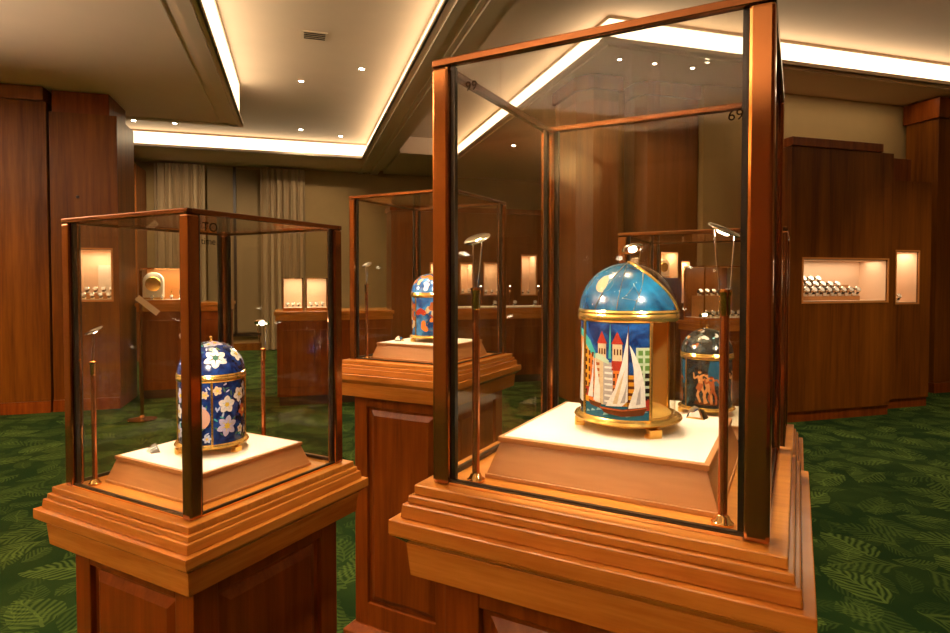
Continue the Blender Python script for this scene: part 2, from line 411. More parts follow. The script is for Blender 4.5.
# ceiling downlights
def downlight_proto():
    t = thing('ceiling_downlight', '', 'light')
    b = MB(); b.lathe([(0.030, 0.0), (0.030, -0.004), (0.046, -0.006), (0.050, 0.0)], M['trim'], 24); b.build('trim_ring', t)
    b = MB(); b.lathe([(0.0, -0.003), (0.030, -0.003)], M['bulb'], 24); b.build('bulb', t)
    return t
dl = [((0.07, 7.84), ZC, 'round downlight in the coffer, nearer left of the middle pair', 90), ((0.75, 7.19), ZC, 'round downlight in the coffer, nearer right by the bright beam', 90),
      ((0.08, 10.33), ZC, 'round downlight in the coffer, farther left above the right curtain', 60), ((0.74, 10.6), ZC, 'round downlight in the coffer, farther right by the cove corner', 60),
      ((-2.47, 9.9), ZC, 'round downlight beyond the dropped panel, nearer left of a group of four', 60), ((-1.85, 9.85), ZC, 'round downlight beyond the dropped panel, nearer right of a group of four', 60),
      ((-2.42, 10.5), ZC, 'round downlight beyond the dropped panel, farther left of a group of four', 60), ((-1.84, 10.5), ZC, 'round downlight beyond the dropped panel, farther right of a group of four', 60),
      ((3.10, 5.35), ZS, 'small downlight under the right soffit, left of three above the pillars', 10), ((3.50, 5.35), ZS, 'small downlight under the right soffit, middle of three above the pillars', 10),
      ((3.95, 5.35), ZS, 'small downlight under the right soffit, right of three above the pillars', 10), ((3.4, 9.2), ZS, 'small downlight under the far soffit behind the tall case', 60)]
dproto = None
for (x, y), z, lab, e in dl:
    o = downlight_proto() if dproto is None else copy_tree(dproto)
    dproto = dproto or o
    o.location = (x, y, z); o['label'] = lab; o['group'] = 'ceiling downlights'
    if e == 10: o.scale = (.6, .6, 1)
    light('downlight_or_fill_beam', 'SPOT', (x, y, z - 0.02), e, target=(x, y, 0), size=0.03, angle=80, blend=0.6)
light('alcove_fill_light', 'AREA', (6.0, 5.36, ZS - .004), 3.5, (1, .76, .48), (6.0, 5.361, 0), 2.4, sy=.05)  # added strip without a fixture, brightens the alcove wall
# added overhead spots without fixtures, lighting the cases, carpet, cabinets and curtains
for x, y, e, tx, ty in ((0.55, 1.0, 110, 0.47, 0.8), (-0.3, 1.9, 95, -0.2, 1.45), (1.6, 1.2, 60, 1.3, 1.3), (0.1, 1.9, 60, 0.4, 2.1), (1.9, 3.2, 60, 1.9, 3.2), (4.4, 2.3, 70, 4.6, 3.2), (6.3, 2.6, 80, 6.2, 4.0), (-1.9, 9.6, 80, -1.9, 12.2), (0.1, 9.8, 80, 0.2, 12.2),
                (-2.6, 3.6, 60, -2.8, 5.0), (0.3, 4.4, 50, 0.4, 4.6), (-3.6, 5.6, 60, -3.4, 7.0), (3.2, -1.2, 60, 3.2, 0)):
    z = ZP if x < -0.7 else ZC
    light('downlight_or_fill_beam', 'SPOT', (x, y, z - 0.02), e, target=(tx, ty, 1.8 if ty == 12.2 else 0), size=0.04, angle=75, blend=0.7)

# added uplights on unseen walls, put in to fill the room with light
def fill_sconce_proto():
    t = thing('fill_wall_lamp', '', 'lamp')
    b = MB(); b.box(-.06, .06, -.015, 0, -.12, .12, M['brass']); b.build('backplate', t, .004)
    b = MB(); b.tube([(0, -.01, -.05), (0, -.09, -.07), (0, -.11, -.03)], .008, M['brass'], 8); b.build('arm', t)
    b = MB(); b.lathe([(.0, -.03), (.035, -.025), (.06, .02), (.065, .06), (.055, .10)], M['brass'], 20, mx=Matrix.Translation((0, -.11, 0))); b.build('shade', t)
    return t
SP = None
for k, (x, y, rz, e) in enumerate(FILL_SCONCES):
    o = fill_sconce_proto() if SP is None else copy_tree(SP)
    SP = SP or o
    o.location = (x, y, 2.05); o.rotation_euler.z = rz; o['group'] = 'added fill lamps out of view'; o['label'] = 'added brass fill lamp on a wall out of view'
    ux, uy = math.sin(rz), -math.cos(rz)
    light('fill_uplight_beam', 'SPOT', (x + .11 * ux, y + .11 * uy, 2.18), e, (1, .78, .54), (x + 1.0 * ux, y + 1.0 * uy, 3.7), .05, 108, .5)

# air vent in the coffer
b = MB(); b.box(-0.13, 0.13, -0.10, 0.10, -0.012, 0, M['trim'])
for k in range(4): b.box(-0.105, 0.105, -0.08 + k * 0.045, -0.062 + k * 0.045, -0.016, -0.011, M['darkwood'])
tag(b.build('ceiling_vent', loc=(0.19, 6.35, ZC)), 'small rectangular air vent in the coffer ceiling', 'vent')
b = MB(); b.lathe([(0, -0.02), (0.02, -0.02), (0.03, 0)], M['darkwood'], 20)
tag(b.build('smoke_detector', loc=(-1.9, 4.6, ZP)), 'small dark round sensor on the dropped left ceiling panel', 'sensor')

# ------------------------------------------------------------------ small goods
def watch_proto():
    b = MB()
    mx = Matrix.Rotation(PI / 2, 4, 'Y')
    b.lathe([(0.017, -0.010), (0.021, -0.010), (0.021, 0.010), (0.017, 0.010), (0.017, -0.010)], M['dark'], 14, mx=Matrix.Translation((0, 0, 0.03)) @ mx)
    f = Matrix.Translation((0, -0.017, 0.042)) @ Matrix.Rotation(math.radians(58), 4, 'X')
    b.lathe([(0.020, -0.002), (0.020, 0.004), (0.0165, 0.006)], M['steel'], 16, mx=f)
    b.lathe([(0.0165, 0.0055), (0.0, 0.0055)], M['dial'], 16, mx=f)
    b.box(-0.012, 0.012, -0.010, 0.014, 0, 0.020, M['white'])
    return b.build('wrist_watch')
WP = None
def watch(x, y, z, rz, label, group, s=1.0):
    global WP
    if WP is None: WP = o = watch_proto()
    else:
        o = WP.copy(); COL.objects.link(o)
    o.location = (x, y, z); o.rotation_euler.z = rz; o.scale = (s, s, s)
    tag(o, label, 'watch', group)
    return o

def cabinet_body(x0, x1, y0, depth, z0, z1, niches, mat, parent, nd=0.30):
    """front slab with openings, as one mesh; niches = (nx0, nx1, nz0, nz1) sorted left to right"""
    b = MB(); x = x0; y1 = y0 + depth
    for (a, c, d, e) in niches:
        b.box(x, a, y0, y1, z0, z1, mat); b.box(a, c, y0, y1, z0, d, mat); b.box(a, c, y0, y1, e, z1, mat)
        b.box(a, c, y0 + nd, y1, d, e, mat); x = c
    b.box(x, x1, y0, y1, z0, z1, mat)
    return b.build('body', parent)
def niche(parent, a, c, d, e, y0, nd=0.30, lining=None, power=6, frame=True, mesh=None):
    lining = lining or M['cream']; t = 0.004
    b = MB()
    b.box(a + t, c - t, y0 + nd - 0.012, y0 + nd - t, d + t, e - t, lining); b.box(a + t, a + 2 * t, y0 + 0.01, y0 + nd - 0.012, d + t, e - t, lining)
    b.box(c - 2 * t, c - t, y0 + 0.01, y0 + nd - 0.012, d + t, e - t, lining); b.box(a + t, c - t, y0 + 0.01, y0 + nd - 0.012, d + t, d + 2 * t, lining)
    b.box(a + t, c - t, y0 + 0.01, y0 + nd - 0.012, e - 2 * t, e - t, lining)
    b.build('niche_lining', parent)
    if frame:
        b = MB(); w = 0.016
        b.box(a - w, c + w, y0 - 0.008, y0 + 0.006, e, e + w, M['amber']); b.box(a - w, c + w, y0 - 0.008, y0 + 0.006, d - w, d, M['amber'])
        b.box(a - w, a, y0 - 0.008, y0 + 0.006, d, e, M['amber']); b.box(c, c + w, y0 - 0.008, y0 + 0.006, d, e, M['amber'])
        b.build('niche_frame', parent)
    b = MB(); b.box(a, c, y0 + 0.001, y0 + 0.006, d, e, M['glass']); b.build('glass_front', parent)
    o = light('niche_light', 'AREA', ((a + c) / 2, y0 + nd * 0.45, e - 0.012), power * .34, (1, 0.78, 0.54), size=max(0.05, (c - a) - 0.05), sy=nd * 0.5, target=((a + c) / 2, y0 + nd * 0.45 + 0.001, d))

# ---- right cabinets
t = thing('wall_cabinet', 'tall dark wood cabinet with the wide lit watch window on the right', 'cabinet')
ND = 0.32
cabinet_body(4.46, 5.72, 4.55, 0.6, 0.10, 2.62, [(4.61, 5.66, 1.15, 1.56)], M['veneer'], t, ND)
b = MB(); b.box(4.44, 5.55, 4.52, 5.15, 2.62, 2.70, M['mahogany']); b.build('cornice', t, 0.004)
b = MB(); b.box(4.47, 5.72, 4.57, 5.15, 0, 0.10, M['mahogany']); b.build('base', t)
niche(t, 4.61, 5.66, 1.15, 1.56, 4.55, ND, power=5)
b = MB(); b.box(4.63, 5.44, 4.66, 4.85, 1.158, 1.20, M['riser']); b.box(4.63, 5.44, 4.73, 4.85, 1.20, 1.255, M['riser']); b.box(4.63, 5.44, 4.79, 4.85, 1.255, 1.31, M['riser'])
b.build('stepped_riser', t)
for row, (yy, zz, n) in enumerate(((4.69, 1.20, 9), (4.76, 1.255, 7), (4.82, 1.31, 5))):
    rn = ('front', 'middle', 'back')[row]
    for k in range(n):
        watch(4.68 + k * 0.092, yy, zz, 0, f'watch on the {rn} step in the wide lit window of the right cabinet', f'watches on the {rn} step of the wide right window', 1.6)
t = thing('wall_cabinet', 'dark wood cabinet with a narrow upright lit window, beside the far right pillar', 'cabinet')
cabinet_body(5.74, 6.52, 4.75, 0.6, 0.10, 2.40, [(6.03, 6.34, 1.12, 1.66)], M['veneer'], t, ND)
b = MB(); b.box(5.74, 6.36, 4.86, 5.3, 2.40, 2.66, M['mahogany']); b.build('cornice', t, 0.004)
b = MB(); b.box(5.75, 6.52, 4.77, 5.35, 0, 0.10, M['mahogany']); b.build('base', t)
niche(t, 6.03, 6.34, 1.12, 1.66, 4.75, ND, power=2.5)
for k in range(2):
    watch(6.11 + 0.09 * k, 4.87, 1.128, 0, ('left', 'right')[k] + ' watch of the pair in the narrow lit window', 'watches in the narrow right window', 1.5)
t = thing('wood_pillar', 'dark wood pillar at the right edge rising to the soffit', 'pillar')
b = MB(); b.box(7.36, 8.65, 5.30, 5.70, 0.12, 3.30, M['veneer']); b.build('shaft', t, 0.006)
b = MB(); b.box(7.33, 8.67, 5.27, 5.72, 3.30, 3.54, M['mahogany']); b.build('capital', t, 0.006)
b = MB(); b.box(7.33, 8.66, 5.27, 5.71, 0, 0.12, M['mahogany']); b.build('base', t)

# ---- left cabinets
t = thing('wall_cabinet', 'broad wood panelled cabinet at the left edge of the room', 'cabinet')
b = MB(); b.box(-5.35, -2.43, 7.10, 7.80, 0.12, 3.17, M['veneer']); b.build('body', t, 0.004)
b = MB(); b.box(-5.35, -2.44, 7.06, 7.80, 3.17, 3.31, M['veneer_light']); b.build('cornice', t, 0.004)
b = MB(); b.box(-5.35, -2.43, 7.08, 7.80, 0, 0.12, M['mahogany']); b.build('base', t)
t = thing('wall_cabinet', 'wood panelled cabinet with a lit watch window behind the left display case', 'cabinet')
cabinet_body(-2.415, -1.80, 7.12, 0.68, 0.12, 3.08, [(-2.23, -1.87, 1.15, 1.68)], M['veneer'], t, ND)
b = MB(); b.box(-2.40, -1.88, 7.16, 7.80, 3.08, 3.31, M['mahogany']); b.build('cornice', t, 0.004)
b = MB(); b.box(-2.415, -1.80, 7.10, 7.80, 0, 0.12, M['mahogany']); b.build('base', t)
b = MB(); b.lathe([(0, 0.012), (0.012, 0.010), (0.016, 0)], M['darkwood'], 16, mx=Matrix.Translation((-2.17, 7.12, 2.22)) @ Matrix.Rotation(PI / 2, 4, 'X')); b.build('knob', t)
niche(t, -2.23, -1.87, 1.15, 1.68, 7.12, ND, power=3.5)
b = MB(); b.box(-2.06, -1.885, 7.36, 7.42, 1.158, 1.52, M['white']); b.box(-2.19, -1.885, 7.26, 7.36, 1.158, 1.22, M['riser']); b.build('stepped_riser', t)
for row, (yy, zz) in enumerate(((7.20, 1.158), (7.31, 1.22))):
    for k in range(4):
        watch(-2.15 + k * 0.078, yy, zz, 0, f'watch in the {("front", "back")[row]} row of the lit window in the left cabinet', f'watches in the {("front", "back")[row]} row of the left window', 1.2)
t = thing('wall_cabinet', 'far wood cabinet with a strip imitating reflected cove light, left of the curtains', 'cabinet')
b = MB(); b.box(-3.6, -2.56, 11.2, 11.9, 0, 3.30, M['veneer_light']); b.build('body', t)
b = MB(); b.box(-3.6, -2.57, 11.18, 11.2, 2.92, 2.95, M['brass']); b.build('reflection_strip', t)  # strip built in place of a line of reflected cove light

# ---- far pillars on the right of centre
t = thing('wood_pillar', 'faceted wood pillar behind the tall case, left of a pair', 'pillar')
b = MB(); b.prism([(2.92, 6.5), (2.92, 5.95), (3.05, 5.80), (3.35, 5.80), (3.35, 6.5)], 0, 3.40, M['veneer_light']); b.build('shaft', t, 0.004)
b = MB(); b.prism([(2.88, 6.5), (2.88, 5.92), (3.03, 5.76), (3.39, 5.76), (3.39, 6.5)], 3.40, 3.55, M['mahogany']); b.build('capital', t, 0.004)
t = thing('wood_panel', 'recessed wood panel between the two pillars behind the tall case', 'panel')
b = MB(); b.box(3.40, 3.60, 6.1, 6.5, 0, 3.5, M['veneer']); b.build('board', t)
t = thing('wood_pillar', 'faceted wood pillar with small lit windows, right of a pair', 'pillar')
b = MB()
b.prism([(3.64, 6.5), (3.64, 5.95), (3.72, 5.82), (3.91, 5.82), (3.91, 6.5)], 0, 3.40, M['veneer_light'])
b.box(3.91, 4.14, 5.82, 6.5, 0, 1.38, M['veneer_light']); b.box(3.91, 4.14, 5.82, 6.5, 1.68, 3.40, M['veneer_light']); b.box(3.91, 4.14, 6.12, 6.5, 1.38, 1.68, M['veneer_light'])
b.box(4.14, 4.18, 5.82, 6.5, 0, 3.40, M['veneer_light'])
b.box(4.18, 4.30, 5.82, 6.5, 0, 1.10, M['veneer_light']); b.box(4.18, 4.30, 5.82, 6.5, 1.58, 3.40, M['veneer_light']); b.box(4.18, 4.30, 6.12, 6.5, 1.10, 1.58, M['veneer_light'])
b.box(4.30, 4.38, 5.82, 6.5, 0, 3.40, M['veneer_light'])
b.build('shaft', t)
b = MB(); b.prism([(3.61, 6.5), (3.61, 5.92), (3.70, 5.78), (4.39, 5.78), (4.39, 6.5)], 3.40, 3.55, M['mahogany']); b.build('capital', t, 0.004)
niche(t, 3.91, 4.14, 1.38, 1.68, 5.82, 0.30, power=2.5, frame=False)
niche(t, 4.18, 4.30, 1.10, 1.58, 5.82, 0.30, power=2.5, frame=False)

def arch_clock(x, y, z, s, label):
    o = thing('mantel_clock', label, 'clock', (x, y, z))
    b = MB(); n = 20
    pts = [(-0.07 * s, 0), (0.07 * s, 0), (0.07 * s, 0.14 * s)] + [(0.07 * s * math.cos(PI * i / n), 0.14 * s + 0.07 * s * math.sin(PI * i / n)) for i in range(1, n)] + [(-0.07 * s, 0.14 * s)]
    b.prism(pts, -0.03 * s, 0.03 * s, M['white'], Matrix.Rotation(PI / 2, 4, 'X')); b.build('body', o)
    b = MB(); b.lathe([(0.0, 0.004), (0.045 * s, 0.004), (0.052 * s, 0.006), (0.056 * s, 0)], M['gold'], 28, mx=Matrix.Translation((0, -0.03 * s, 0.12 * s)) @ Matrix.Rotation(PI / 2, 4, 'X')); b.build('dial', o)
    b = MB(); b.box(-0.08 * s, 0.08 * s, -0.04 * s, 0.04 * s, -0.0, 0.016 * s, M['gold']); b.build('base', o)
    return o
arch_clock(4.02, 5.95, 1.388, 1.0, 'arched cream mantel clock in the small lit window of the right pillar')
b = MB(); b.lathe([(0.0, 0), (0.03, 0), (0.032, 0.01), (0.012, 0.03), (0.010, 0.10), (0.028, 0.13), (0.0, 0.14)], M['gold'], 20)
tag(b.build('watch_stand', loc=(4.24, 5.95, 1.108)), 'small gilt stand in the narrow upright lit window of the right pillar', 'stand')

# ---- far counters
def counter(x0, x1, y0, y1, h, label, panels=3):
    t = thing('display_counter', label, 'counter', ((x0 + x1) / 2, (y0 + y1) / 2, 0))
    w, d = (x1 - x0) / 2, (y1 - y0) / 2
    b = MB(); b.box(-w + .03, w - .03, -d + .03, d - .03, 0.1, h - 0.10, M['mahogany']); b.build('body', t)
    b = MB(); b.box(-w + .05, w - .05, -d + .05, d - .05, 0, 0.10, M['darkwood']); b.build('base', t)
    b = MB(); b.box(-w, w, -d, d, h - 0.04, h, M['honey']); b.box(-w + .015, w - .015, -d + .015, d - .015, h - 0.10, h - 0.04, M['honey']); b.build('worktop', t, 0.004)
    for k in range(panels):
        a = -w + .06 + k * (2 * w - .12) / panels
        b = MB(); b.box(a + .03, a + (2 * w - .12) / panels - .03, -d + .018, -d + .03, 0.2, h - 0.2, M['mahogany']); b.build('front_panel', t, 0.004)
    return t
def showcase(x0, x1, y0, y1, z0, z1, label, back, power, group=None):
    t = thing('tabletop_showcase', label, 'display case', ((x0 + x1) / 2, (y0 + y1) / 2, z0), 0, group)
    w, d, h = (x1 - x0) / 2, (y1 - y0) / 2, z1 - z0
    b = MB(); b.box(-w, w, -d, d, 0, 0.03, M['honey']); b.box(-w + .01, w - .01, -d + .01, d - .01, 0.03, 0.034, M['white']); b.build('base', t)
    b = MB(); b.box(-w + .006, w - .006, d - 0.012, d - 0.004, 0.034, h - .01, back); b.build('back_panel', t)
    for sx in (-1, 1):
        for sy in (-1, 1):
            b = MB(); b.box(sx * w - .005, sx * w + .005, sy * d - .005, sy * d + .005, 0.03, h, M['brass']); b.build('post', t)
    b = MB()
    b.box(-w, w, -d - .004, -d + .004, h - .008, h, M['brass']); b.box(-w, w, d - .004, d + .004, h - .008, h, M['brass'])
    b.box(-w - .004, -w + .004, -d, d, h - .008, h, M['brass']); b.box(w - .004, w + .004, -d, d, h - .008, h, M['brass']); b.build('top_rail', t)
    b = MB(); b.box(-w + .005, w - .005, -d - .001, -d + .002, .03, h - .008, M['glass']); b.build('glass_front', t)
    light('showcase_light', 'AREA', ((x0 + x1) / 2, (y0 + y1) / 2 - d * .3, z1 - .015), power * .30, (1, .78, .54), size=w * 1.6, sy=d, target=((x0 + x1) / 2, (y0 + y1) / 2, z0))
    return t

counter(-0.24, 1.05, 6.70, 7.40, 1.02, 'reddish wood counter carrying two small glass showcases, behind the left case')
showcase(-0.15, 0.06, 6.90, 7.15, 1.02, 1.385, 'small glass showcase on the reddish counter, left of two', M['cream'], 2.2)
showcase(0.10, 0.33, 6.90, 7.15, 1.02, 1.385, 'small glass showcase on the reddish counter, right of two', M['cream'], 2.2)
for s_, (cx_, nm) in enumerate(((-0.045, 'left'), (0.215, 'right'))):
    for k in range(3):
        watch(cx_ - 0.06 + k * 0.06, 6.97, 1.055, 0, f'watch inside the {nm} small showcase on the reddish counter', f'watches in the {nm} counter showcase')
counter(-1.76, -0.75, 7.55, 8.15, 1.10, 'dark counter under the amber lit showcase, behind the left display case', 2)
showcase(-1.72, -1.18, 7.62, 7.95, 1.10, 1.50, 'amber lit showcase with an arched clock, behind the left display case', M['amber'], 5)
arch_clock(-1.60, 7.74, 1.135, 1.5, 'arched white mantel clock in the amber lit showcase')
for k, x in enumerate((-1.42, -1.33, -1.25)):
    b = MB(); b.lathe([(0, 0), (0.012, 0), (0.0125, 0.006), (0.005, 0.015), (0.004, 0.075), (0.010, 0.09), (0.009, 0.105), (0, 0.11)], M['gold' if k != 1 else 'steel'], 16)
    tag(b.build('watch_stand', loc=(x, 7.76, 1.134)), ('gilt stand beside the arched clock in the amber showcase', 'silver stand in the middle of the amber showcase', 'gilt stand at the right end of the amber showcase')[k], 'stand')
for k in range(4):
    watch(-1.60 + 0.1 * k, 7.66, 1.134, 0, 'watch along the front of the amber lit showcase', 'watches in the amber showcase', 0.9)

counter(1.72, 4.2, 7.40, 8.05, 0.95, 'long wood counter with a glowing white display top, behind the tall case', 5)
t = thing('counter_display', 'low glazed white display tray along the long counter top', 'display tray', (2.95, 7.62, 0.95))
b = MB(); b.box(-1.2, 1.2, -0.19, 0.19, 0, 0.045, M['honey']); b.build('tray', t, 0.003)
b = MB(); b.box(-1.185, 1.185, -0.178, 0.178, 0.045, 0.060, M['white']); b.build('white_board', t)
for k in range(8):
    watch(1.95 + k * 0.29, 7.58, 1.011, 0.1 * (k % 3 - 1), 'watch standing on the white tray of the long counter', 'watches on the long counter tray', 1.3)
for x in (2.1, 2.75, 3.4, 4.0):
    light('counter_light', 'SPOT', (x, 7.55, 1.75), 3.5, target=(x, 7.6, 1.0), size=0.03, angle=75, blend=0.6)
t = thing('wall_cabinet', 'low wood cabinet with four pale lit windows, beyond the long counter', 'cabinet')
NI = [(1.95, 2.10, 1.15, 1.62), (2.42, 2.62, 1.15, 1.62), (2.80, 3.15, 1.13, 1.63), (3.43, 3.68, 1.13, 1.76)]
cabinet_body(1.35, 4.6, 8.9, 0.5, 0, 2.40, NI, M['veneer_light'], t, 0.3)
for q in NI: niche(t, *q, 8.9, 0.3, power=2.2)
b = MB(); b.box(1.33, 4.62, 8.87, 9.4, 2.40, 2.48, M['mahogany']); b.build('cornice', t)
for x0, n, nm in ((2.86, 3, 'third'), (3.48, 2, 'tallest'), (2.48, 2, 'second')):
    for k in range(n):
        watch(x0 + 0.1 * k, 9.0, 1.158 if nm == 'second' else 1.138, 0, f'watch in the {nm} pale lit window of the low far cabinet', f'watches in the {nm} far window', 1.3)

counter(3.78, 4.40, 4.92, 5.35, 0.95, 'small wood counter in front of the right pillar, behind the tall case', 1)
showcase(3.84, 4.36, 4.98, 5.30, 0.95, 1.50, 'upright glass showcase with two rows of watches, in front of the right pillar', M['veneer_light'], 3.0)
b = MB(); b.box(3.90, 4.30, 5.14, 5.26, 0.985, 1.20, M['riser']); tag(b.build('display_block'), 'pale wood block inside the upright showcase by the right pillar', 'block')
for k in range(6):
    watch(3.91 + .076 * k, 5.05, 0.985, 0, 'watch in the lower row of the upright showcase by the right pillar', 'lower row watches in the upright showcase', 1.2)
for k in range(5):
    watch(3.94 + .08 * k, 5.19, 1.201, 0, 'watch in the upper row of the upright showcase by the right pillar', 'upper row watches in the upright showcase', 1.2)

# floor sign stand behind the left case
t = thing('sign_stand', 'slim floor stand with a slanted sign plate, behind the left display case', 'sign', (-1.45, 6.45, 0), 0.3)
b = MB(); b.lathe([(0, 0), (0.13, 0), (0.13, 0.012), (0.03, 0.03), (0.018, 0.05)], M['bronze'], 28); b.build('base', t)
b = MB(); b.tube([(0, 0, 0.03), (0, 0, 1.45)], 0.016, M['bronze'], 14); b.build('pole', t)
b = MB(); b.box(-0.11, 0.13, -0.012, 0.0, -0.028, 0.028, M['cream'], Matrix.Translation((0.05, -0.02, 1.12)) @ Matrix.Rotation(math.radians(42), 4, 'Y')); b.build('sign_plate', t)

# ------------------------------------------------------------------ display pedestals and cases
HALF = 0.21; CH = 0.58
def pedestal(loc, top, label):
    t = thing('display_pedestal', label, 'pedestal', (*loc, 0), -PI / 4, 'wood display pedestals')
    def sq(b, e0, e1, z0, z1, mat): b.frustum(HALF + e0, HALF + e1, top + z0, top + z1, mat)
    b = MB(); sq(b, 0.018, 0.018, -0.013, 0, M['honey_floor']); b.build('top_board', t, 0.0018)
    b = MB(); sq(b, 0.025, 0.024, -0.024, -0.0135, M['honey']); sq(b, 0.032, 0.030, -0.0435, -0.0245, M['honey']); b.build('stepped_moulding', t, 0.0018)
    b = MB(); sq(b, 0.0435, 0.0435, -0.064, -0.044, M['honey']); b.build('cornice', t, 0.0015)
    b = MB(); sq(b, 0.026, 0.0435, -0.079, -0.0645, M['honey']); sq(b, 0.022, 0.026, -0.125, -0.0795, M['honey']); b.build('frieze', t, 0.001)
    h = HALF - 0.012
    b = MB()
    b.box(-h + .012, h - .012, -h + .012, h - .012, 0.12, top - .126, M['mahogany'])
    for sx in (-1, 1):
        for sy in (-1, 1):
            a, c = sorted((sx * h, sx * (h - .055))); d, e = sorted((sy * h, sy * (h - .055))); b.box(a, c, d, e, 0.12, top - .1255, M['mahogany'])
    for s in (-1, 1):
        for z0, z1 in ((0.12, 0.20), (top - .165, top - .1255)):
            a, c = sorted((s * h, s * (h - .02)))
            b.box(-h + .055, h - .055, a, c, z0, z1, M['mahogany']); b.box(a, c, -h + .055, h - .055, z0, z1, M['mahogany'])
    b.build('body', t, 0.002)
    for k in range(4):
        mx = Matrix.Rotation(k * PI / 2, 4, 'Z'); b = MB(); q = h - .085
        vs = [(-q - .018, -h + .012, 0.212), (q + .018, -h + .012, 0.212), (q + .018, -h + .012, top - .177), (-q - .018, -h + .012, top - .177),
              (-q, -h + .003, 0.23), (q, -h + .003, 0.23), (q, -h + .003, top - .195), (-q, -h + .003, top - .195)]
        b.add(vs, [(4, 5, 6, 7), (0, 1, 5, 4), (1, 2, 6, 5), (2, 3, 7, 6), (3, 0, 4, 7)], M['mahogany'], False, mx); b.build('raised_panel', t)
    b = MB(); b.frustum(HALF + .02, HALF + .02, 0, 0.10, M['mahogany']); b.frustum(HALF + .02, HALF - .006, 0.10, 0.12, M['mahogany']); b.build('base', t, 0.002)
    return t

def glass_case(loc, z, label, texts=()):
    t = thing('glass_display_case', label, 'display case', (*loc, z + 0.0005), -PI / 4, 'glass cases on the pedestals')
    H = HALF; P = 0.026; R = 0.011
    for sx in (-1, 1):
        for sy in (-1, 1):
            o = lambda v, s: sorted((s * H, s * (H - v)))
            b = MB(); a = o(P, sx); c = o(P, sy)
            b.box(a[0], a[1], c[0], c[1], 0, CH - R, M['bronze'])
            pb = b.build('post', t, 0.004)
            b = MB(); i0, i1 = sorted((sx * (H - P), sx * (H - P - .006))); j0, j1 = sorted((sy * (H - .008), sy * (H - .016)))
            b.box(i0, i1, j0, j1, 0.004, CH - R, M['gasket'])
            i0, i1 = sorted((sx * (H - .008), sx * (H - .016))); j0, j1 = sorted((sy * (H - P), sy * (H - P - .006)))
            b.box(i0, i1, j0, j1, 0.004, CH - R, M['gasket']); b.build('gasket', pb)
    for k in range(4):
        mx = Matrix.Rotation(k * PI / 2, 4, 'Z')
        b = MB(); b.box(-H, H - .012 if k % 2 else H, -H, -H + .012, CH - R, CH, M['bronze_dark'], mx); b.build('top_rail', t, 0.002)
        b = MB(); b.box(-H + P, H - P, -H + .005, -H + .011, 0, .007, M['gasket'], mx); b.box(-H + P, H - P, -H + .002, -H + .005, 0, .004, M['brass'], mx); b.build('bottom_channel', t)
        b = MB(); b.box(-H + P + .002, H - P - .002, -H + .006, -H + .010, .003, CH - R - .002, M['pane'], mx); pn = b.build('glass_pane', t)
        for kk, txt, x, zz, size in texts:
            if kk == k:
                cu = bpy.data.curves.new('mark', 'FONT'); cu.body = txt; cu.size = size; cu.extrude = 0.0002
                tmp = bpy.data.objects.new('mark', cu); COL.objects.link(tmp)
                bpy.context.view_layer.update()
                me = bpy.data.meshes.new_from_object(tmp.evaluated_get(bpy.context.evaluated_depsgraph_get())); bpy.data.objects.remove(tmp)
                me.materials.clear(); me.materials.append(M['etch'])
                e = bpy.data.objects.new('etched_mark', me); COL.objects.link(e); e.parent = pn
                e.matrix_local = mx @ Matrix.Translation((x, -H + .0052, zz)) @ Matrix.Rotation(PI / 2, 4, 'X')
    b = MB(); b.box(-H + .012, H - .012, -H + .012, H - .012, CH - .008, CH - .002, M['pane']); b.build('glass_lid', t)
    return t

def plinth(loc, z, label):
    t = thing('display_plinth', label, 'plinth', (*loc, z + 0.0005), -PI / 4, 'plinths inside the glass cases')
    b = MB(); b.frustum(.156, .156, 0, .006, M['riser']); b.frustum(.154, .139, .006, .050, M['riser']); b.frustum(.142, .142, .050, .057, M['riser']); b.build('sides', t, 0.0008)
    b = MB(); b.frustum(.135, .135, .0565, .0578, M['white']); b.build('white_top', t)
    return t

def lamp_proto():
    t = thing('display_lamp', '', 'lamp')
    b = MB(); b.lathe([(0, 0), (.0125, 0), (.0125, .003), (.009, .006), (.0075, .010), (.0052, .012)], M['brass'], 20); b.build('base', t)
    b = MB(); b.lathe([(.0052, .010), (.0052, .262), (.0045, .262), (.0045, .25)], M['copper'], 18); b.build('tube', t)
    b = MB(); b.lathe([(.0052, .240), (.0062, .243), (.0062, .262), (.0080, .266), (.0076, .270), (.0050, .270), (.0050, .262)], M['brass'], 18); b.build('collar', t)
    b = MB(); b.lathe([(0, .268), (.0048, .268)], M['bulb_and_glow'], 14); b.build('bulb', t)
    mx = Matrix.Translation((0, -.002, .338)) @ Matrix.Rotation(math.radians(-24), 4, 'X') @ Matrix.Rotation(math.radians(-14), 4, 'Y')
    b = MB(); b.lathe([(0, .0025), (.017, .0015), (.0190, 0), (.0190, -.0012), (.0172, -.0018), (0, -.0005)], M['steel'], 30, mx=mx); b.build('mirror_disc', t)
    b = MB(); b.lathe([(0, -.0006), (.007, -.0018), (.0075, -.0035), (.006, -.005), (0, -.0055)], M['bulb_and_glow'], 20, mx=mx); b.build('mirror_glow', t)  # glowing puck stands for the bulb's light mirrored in the disc
    for s in (-1, 1):
        p = mx @ Vector((s * .0155, 0, -.001)); b = MB(); b.tube([(s * .0058, 0, .262), (s * .0075, 0, .275), tuple(p)], .0009, M['steel'], 8); b.build('wire_arm', t)
    return t
LP = None
